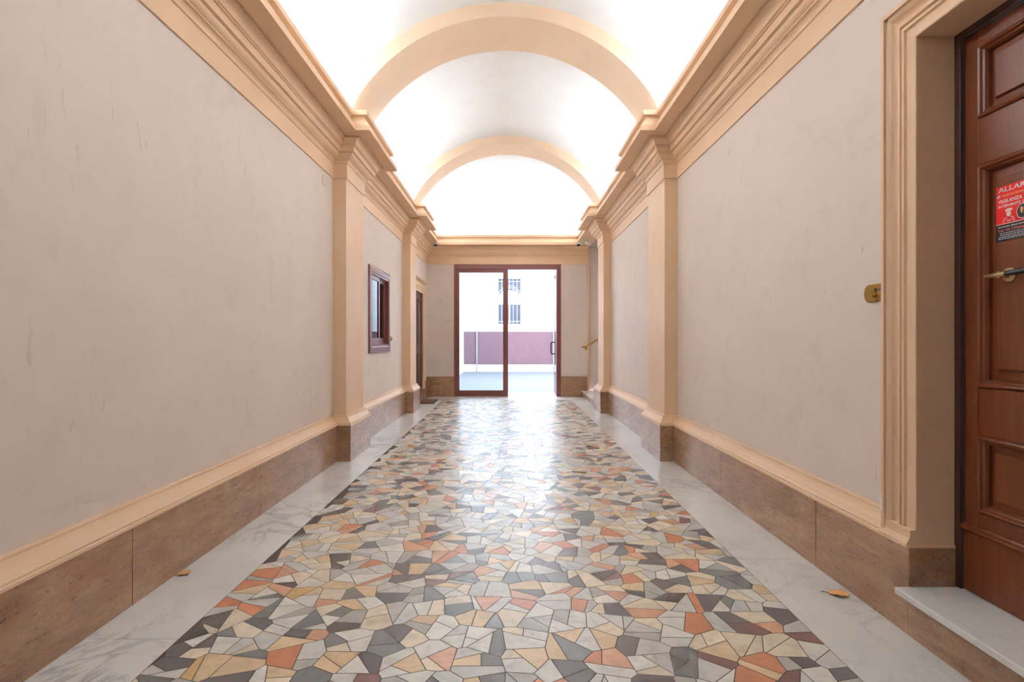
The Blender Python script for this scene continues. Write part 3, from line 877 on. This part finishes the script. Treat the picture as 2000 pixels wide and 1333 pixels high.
# dry leaves
def leaf_obj(x, y, rot, L_, label, curl):
    e = empty('dry_leaf', (x, y, 0.0)); tag(e, label, 'leaf', 'fallen dry leaves')
    e.rotation_euler = (0, 0, rot)
    outl = [(-0.5, 0.02), (-0.42, 0.13), (-0.34, 0.12), (-0.24, 0.24), (-0.16, 0.20), (-0.04, 0.33), (0.04, 0.27), (0.16, 0.32), (0.22, 0.22), (0.34, 0.22), (0.40, 0.10), (0.52, 0.0)]
    vs, fs = [], []
    def zf(a, b): return L_*(0.06 + curl*(abs(b)**1.2)*0.9 + 0.10*(a+0.2)**2 + 0.03*math.sin(a*17+b*9))
    for (a, b) in outl:
        for w in (1, 0.5, 0, -0.5, -0.92):
            bb = b*w*1.35
            vs.append((a*L_, bb*L_, max(0.0012, zf(a, bb))))
    for i in range(len(outl)-1):
        for k in range(4):
            fs.append((i*5+k, i*5+k+1, (i+1)*5+k+1, (i+1)*5+k))
    mm = MB(); mm.add(vs, fs)
    me = bpy.data.meshes.new('blade'); me.from_pydata(mm.v, [], mm.f); me.materials.append(M['leaf'])
    bm = bmesh.new(); bm.from_mesh(me)
    bmesh.ops.solidify(bm, geom=bm.faces[:], thickness=0.0008); bm.to_mesh(me); bm.free()
    me.polygons.foreach_set('use_smooth', [True]*len(me.polygons))
    b = bpy.data.objects.new('blade', me); COL.objects.link(b); b.parent = e
    mm = MB(); mm.tube([(-0.47*L_, 0, 0.07*L_), (-0.62*L_, 0.03*L_, 0.05*L_), (-0.80*L_, 0.10*L_, 0.03*L_)], 0.0014, 6)
    s_ = mm.build('stem', M['leafstem'], None, smooth=True); s_.parent = e
leaf_obj(1.548, 2.60, R(-25), 0.088, 'curled orange brown dry leaf on the right marble border near the door step', 0.35)
leaf_obj(-1.665, 2.83, R(20), 0.066, 'small dry leaf lying against the foot of the left travertine skirting', 0.4)

# dome cameras under the cornice
def dome(x, y, label):
    e = empty('security_camera', (x, y, 3.183)); tag(e, label, 'camera', 'security cameras at the end wall')
    m = MB(); m.lathe([(0.055, 0), (0.055, 0.03), (0.050, 0.038), (0.0, 0.038)], (x, y, 3.183), (0, 0, -1), 28); m.build('housing', M['white'], e, smooth=True)
    m = MB(); m.lathe([(0.040, 0.036), (0.038, 0.05), (0.030, 0.062), (0.016, 0.070), (0, 0.072)], (x, y, 3.183), (0, 0, -1), 28); m.build('dome', M['black'], e, smooth=True)
dome(-1.50, 11.24, 'white dome camera with black eye under the left end of the cornice')
dome(1.405, 11.24, 'white dome camera with black eye under the cornice right of the glass door')
e = empty('motion_sensor', (1.50, 10.78, 3.183)); tag(e, 'small white tilted spot sensor on the grey soffit over the stairs', 'sensor')
m = MB(); m.lathe([(0.03, 0), (0.03, 0.012), (0.012, 0.016), (0.011, 0.05), (0, 0.051)], (1.50, 10.78, 3.183), (0, 0, -1), 20); m.build('mount', M['white'], e, smooth=True)
m = MB(); m.lathe([(0.020, -0.02), (0.036, 0.0), (0.042, 0.06), (0.036, 0.075), (0.0, 0.078)], (1.50, 10.78, 3.12), (0.5, -0.55, -0.65), 24); m.build('head', M['white'], e, smooth=True)

# brass handrail of the side stairs
e = empty('handrail', (1.55, 11.72, 1.06)); tag(e, 'brass handrail rising beside the marble side stairs', 'handrail')
pts = [(1.552, YE-0.075, 1.058), (1.60, YE-0.075, 1.066), (1.66, YE-0.07, 1.090), (1.74, YE-0.055, 1.135), (1.85, YE-0.03, 1.20), (2.1, YE-0.02, 1.33), (2.6, YE-0.02, 1.55)]
m = MB(); m.tube(pts, 0.018, 14); m.build('rail', M['brass'], e, smooth=True)
m = MB(); m.lathe([(0.012, -0.004), (0.021, 0.0), (0.021, 0.01), (0.014, 0.016), (0, 0.018)], (1.553, YE-0.075, 1.058), (-1, 0, -0.16), 16); m.build('end_cap', M['oldbrass'], e, smooth=True)
for (bx, bz_) in ((1.63, 1.075),):
    m = MB(); m.tube([(bx, YE-0.072, bz_-0.01), (bx, YE-0.06, bz_-0.05), (bx, YE-0.0, bz_-0.055)], 0.007, 8); m.lathe([(0.024, 0), (0.024, 0.005), (0, 0.006)], (bx, YE, bz_-0.055), (0, -1, 0), 16)
    m.build('bracket', M['oldbrass'], e, smooth=True)
m = MB(); m.tube([(2.1, YE-0.02, 1.32), (2.1, YE-0.01, 1.28), (2.1, YE+0.06, 1.275)], 0.007, 8); m.build('bracket', M['oldbrass'], e, smooth=True)

# ------------------------------------------------------------------ alarm notice on the wooden door
SX = XF+0.0115         # face of the raised panel
sy0, sz1 = 2.086, 1.2 + (665-366)/1080*2.072
SW, SH = 0.285, 0.205
e = empty('alarm_sign', (SX, sy0-SW/2, sz1-SH/2)); tag(e, 'red and black alarm notice with white lettering on the brown wooden door', 'sign')
def sg(s_, t, h): return (SX-h, sy0-s_, sz1-t)
m = MB(); m.prism([(0, 0), (SW, 0), (SW, 0.142), (0, 0.142)], sg, 0.0, 0.0012); m.build('red_panel', M['red'], e)
m = MB(); m.prism([(0, 0.142), (SW, 0.142), (SW, SH), (0, SH)], sg, 0.0, 0.0012); m.build('black_panel', M['ink'], e)
m = MB(); m.prism([(0, 0.1405), (SW, 0.1405), (SW, 0.143), (0, 0.143)], sg, 0.0, 0.0014); m.build('divider', M['wprint'], e)
def text(body, s0, s1, t0, t1, mat, bold=0.012, nm='lettering'):
    cu = bpy.data.curves.new('lettering', 'FONT'); cu.body = body; cu.size = 1.0; cu.offset = bold
    tmp = bpy.data.objects.new('tmp_text', cu); COL.objects.link(tmp)
    bpy.context.view_layer.update()
    dg = bpy.context.evaluated_depsgraph_get()
    me = bpy.data.meshes.new_from_object(tmp.evaluated_get(dg))
    bpy.data.objects.remove(tmp)
    xs = [v.co.x for v in me.vertices]; ys = [v.co.y for v in me.vertices]
    x0, x1, y0, y1 = min(xs), max(xs), min(ys), max(ys)
    for v in me.vertices:
        a = s0 + (v.co.x-x0)/(x1-x0)*(s1-s0); b = t1 - (v.co.y-y0)/(y1-y0)*(t1-t0)
        v.co = sg(a, b, 0.0019)
    me.materials.clear(); me.materials.append(mat)
    me.name = nm
    o = bpy.data.objects.new(nm, me); COL.objects.link(o)
    o.parent = e; o.matrix_parent_inverse = Matrix.Translation(-e.location)
    o['label'] = 'lettering reading ' + body
    return o
text('ALLARME', 0.009, 0.168, 0.005, 0.0225, M['wprint'], 0.02)
text('VIDEOSORVEGLIANZA', 0.024, 0.168, 0.0335, 0.041, M['yprint'], 0.015)
text('VIGILANZA', 0.009, 0.107, 0.0505, 0.064, M['wprint'], 0.03)
text('INTERVENTO', 0.0095, 0.101, 0.0705, 0.081, M['wprint'], 0.03)
text('GPS', 0.107, 0.133, 0.0705, 0.081, M['wprint'], 0.03)
text('www.eurovigila', 0.007, 0.150, 0.148, 0.157, M['wprint'], 0.02)
text('Tel. 06 7700000', 0.007, 0.128, 0.161, 0.170, M['pprint'], 0.02)
m = MB()
for t_, s_a, s_b in ((0.175, 0.016, 0.20), (0.182, 0.018, 0.22), (0.189, 0.010, 0.21), (0.195, 0.010, 0.19)):
    s__ = s_a
    rr = random.Random(int(t_*1000))
    while s__ < s_b:
        w = rr.uniform(0.006, 0.016); m.prism([(s__, t_), (s__+w, t_), (s__+w, t_+0.0026), (s__, t_+0.0026)], sg, 0.001, 0.0016); s__ += w+0.003
m.build('small_print', M['iron'], e)
m = MB()   # guard pictogram: cap, face, shoulders
m.prism([(0.037, 0.093), (0.042, 0.089), (0.056, 0.087), (0.066, 0.089), (0.067, 0.094), (0.062, 0.098), (0.042, 0.099)], sg, 0.001, 0.0018)
m.prism([(0.043, 0.1005), (0.061, 0.1000), (0.061, 0.111), (0.057, 0.117), (0.049, 0.117), (0.044, 0.112)], sg, 0.001, 0.0018)
for sgn in (1, -1):
    pa = [(0.0525+sgn*a, b) for a, b in ((0.008, 0.118), (0.017, 0.121), (0.022, 0.128), (0.0235, 0.138), (0.0215, 0.138), (0.0195, 0.129), (0.015, 0.1235), (0.007, 0.1205))]
    m.prism(pa, sg, 0.001, 0.0018)
for (a, b) in ((0.046, 0.128), (0.053, 0.131), (0.060, 0.127)):
    m.prism([(a, b), (a+0.004, b), (a+0.004, b+0.005), (a, b+0.005)], sg, 0.001, 0.0018)
o = m.build('guard_pictogram', M['wprint'], e); o['label'] = 'white outline of a capped guard'
m = MB()
m.prism(arc(0.108, 0.109, 0.024, 0.027, 0, 360, 28)[:-1], sg, 0.001, 0.0016, 0)
m.prism(arc(0.108, 0.109, 0.0215, 0.0245, 0, 360, 28)[:-1], sg, 0.0012, 0.0020, 1)
m.prism([(0.100, 0.096), (0.106, 0.092), (0.109, 0.100), (0.106, 0.118), (0.101, 0.112)], sg, 0.0015, 0.0024, 2)
m.prism([(0.111, 0.098), (0.119, 0.096), (0.120, 0.110), (0.114, 0.122)], sg, 0.0015, 0.0024, 3)
o = m.build('round_badge', [M['wprint'], M['ink'], M['yprint'], M['pprint']], e); o['label'] = 'dark round badge with pale rim'
m = MB(); m.prism([(0.004, 0.037), (0.012, 0.031), (0.019, 0.032), (0.018, 0.037), (0.010, 0.043), (0.006, 0.043)], sg, 0.001, 0.0018); m.build('camera_pictogram', M['iron'], e)
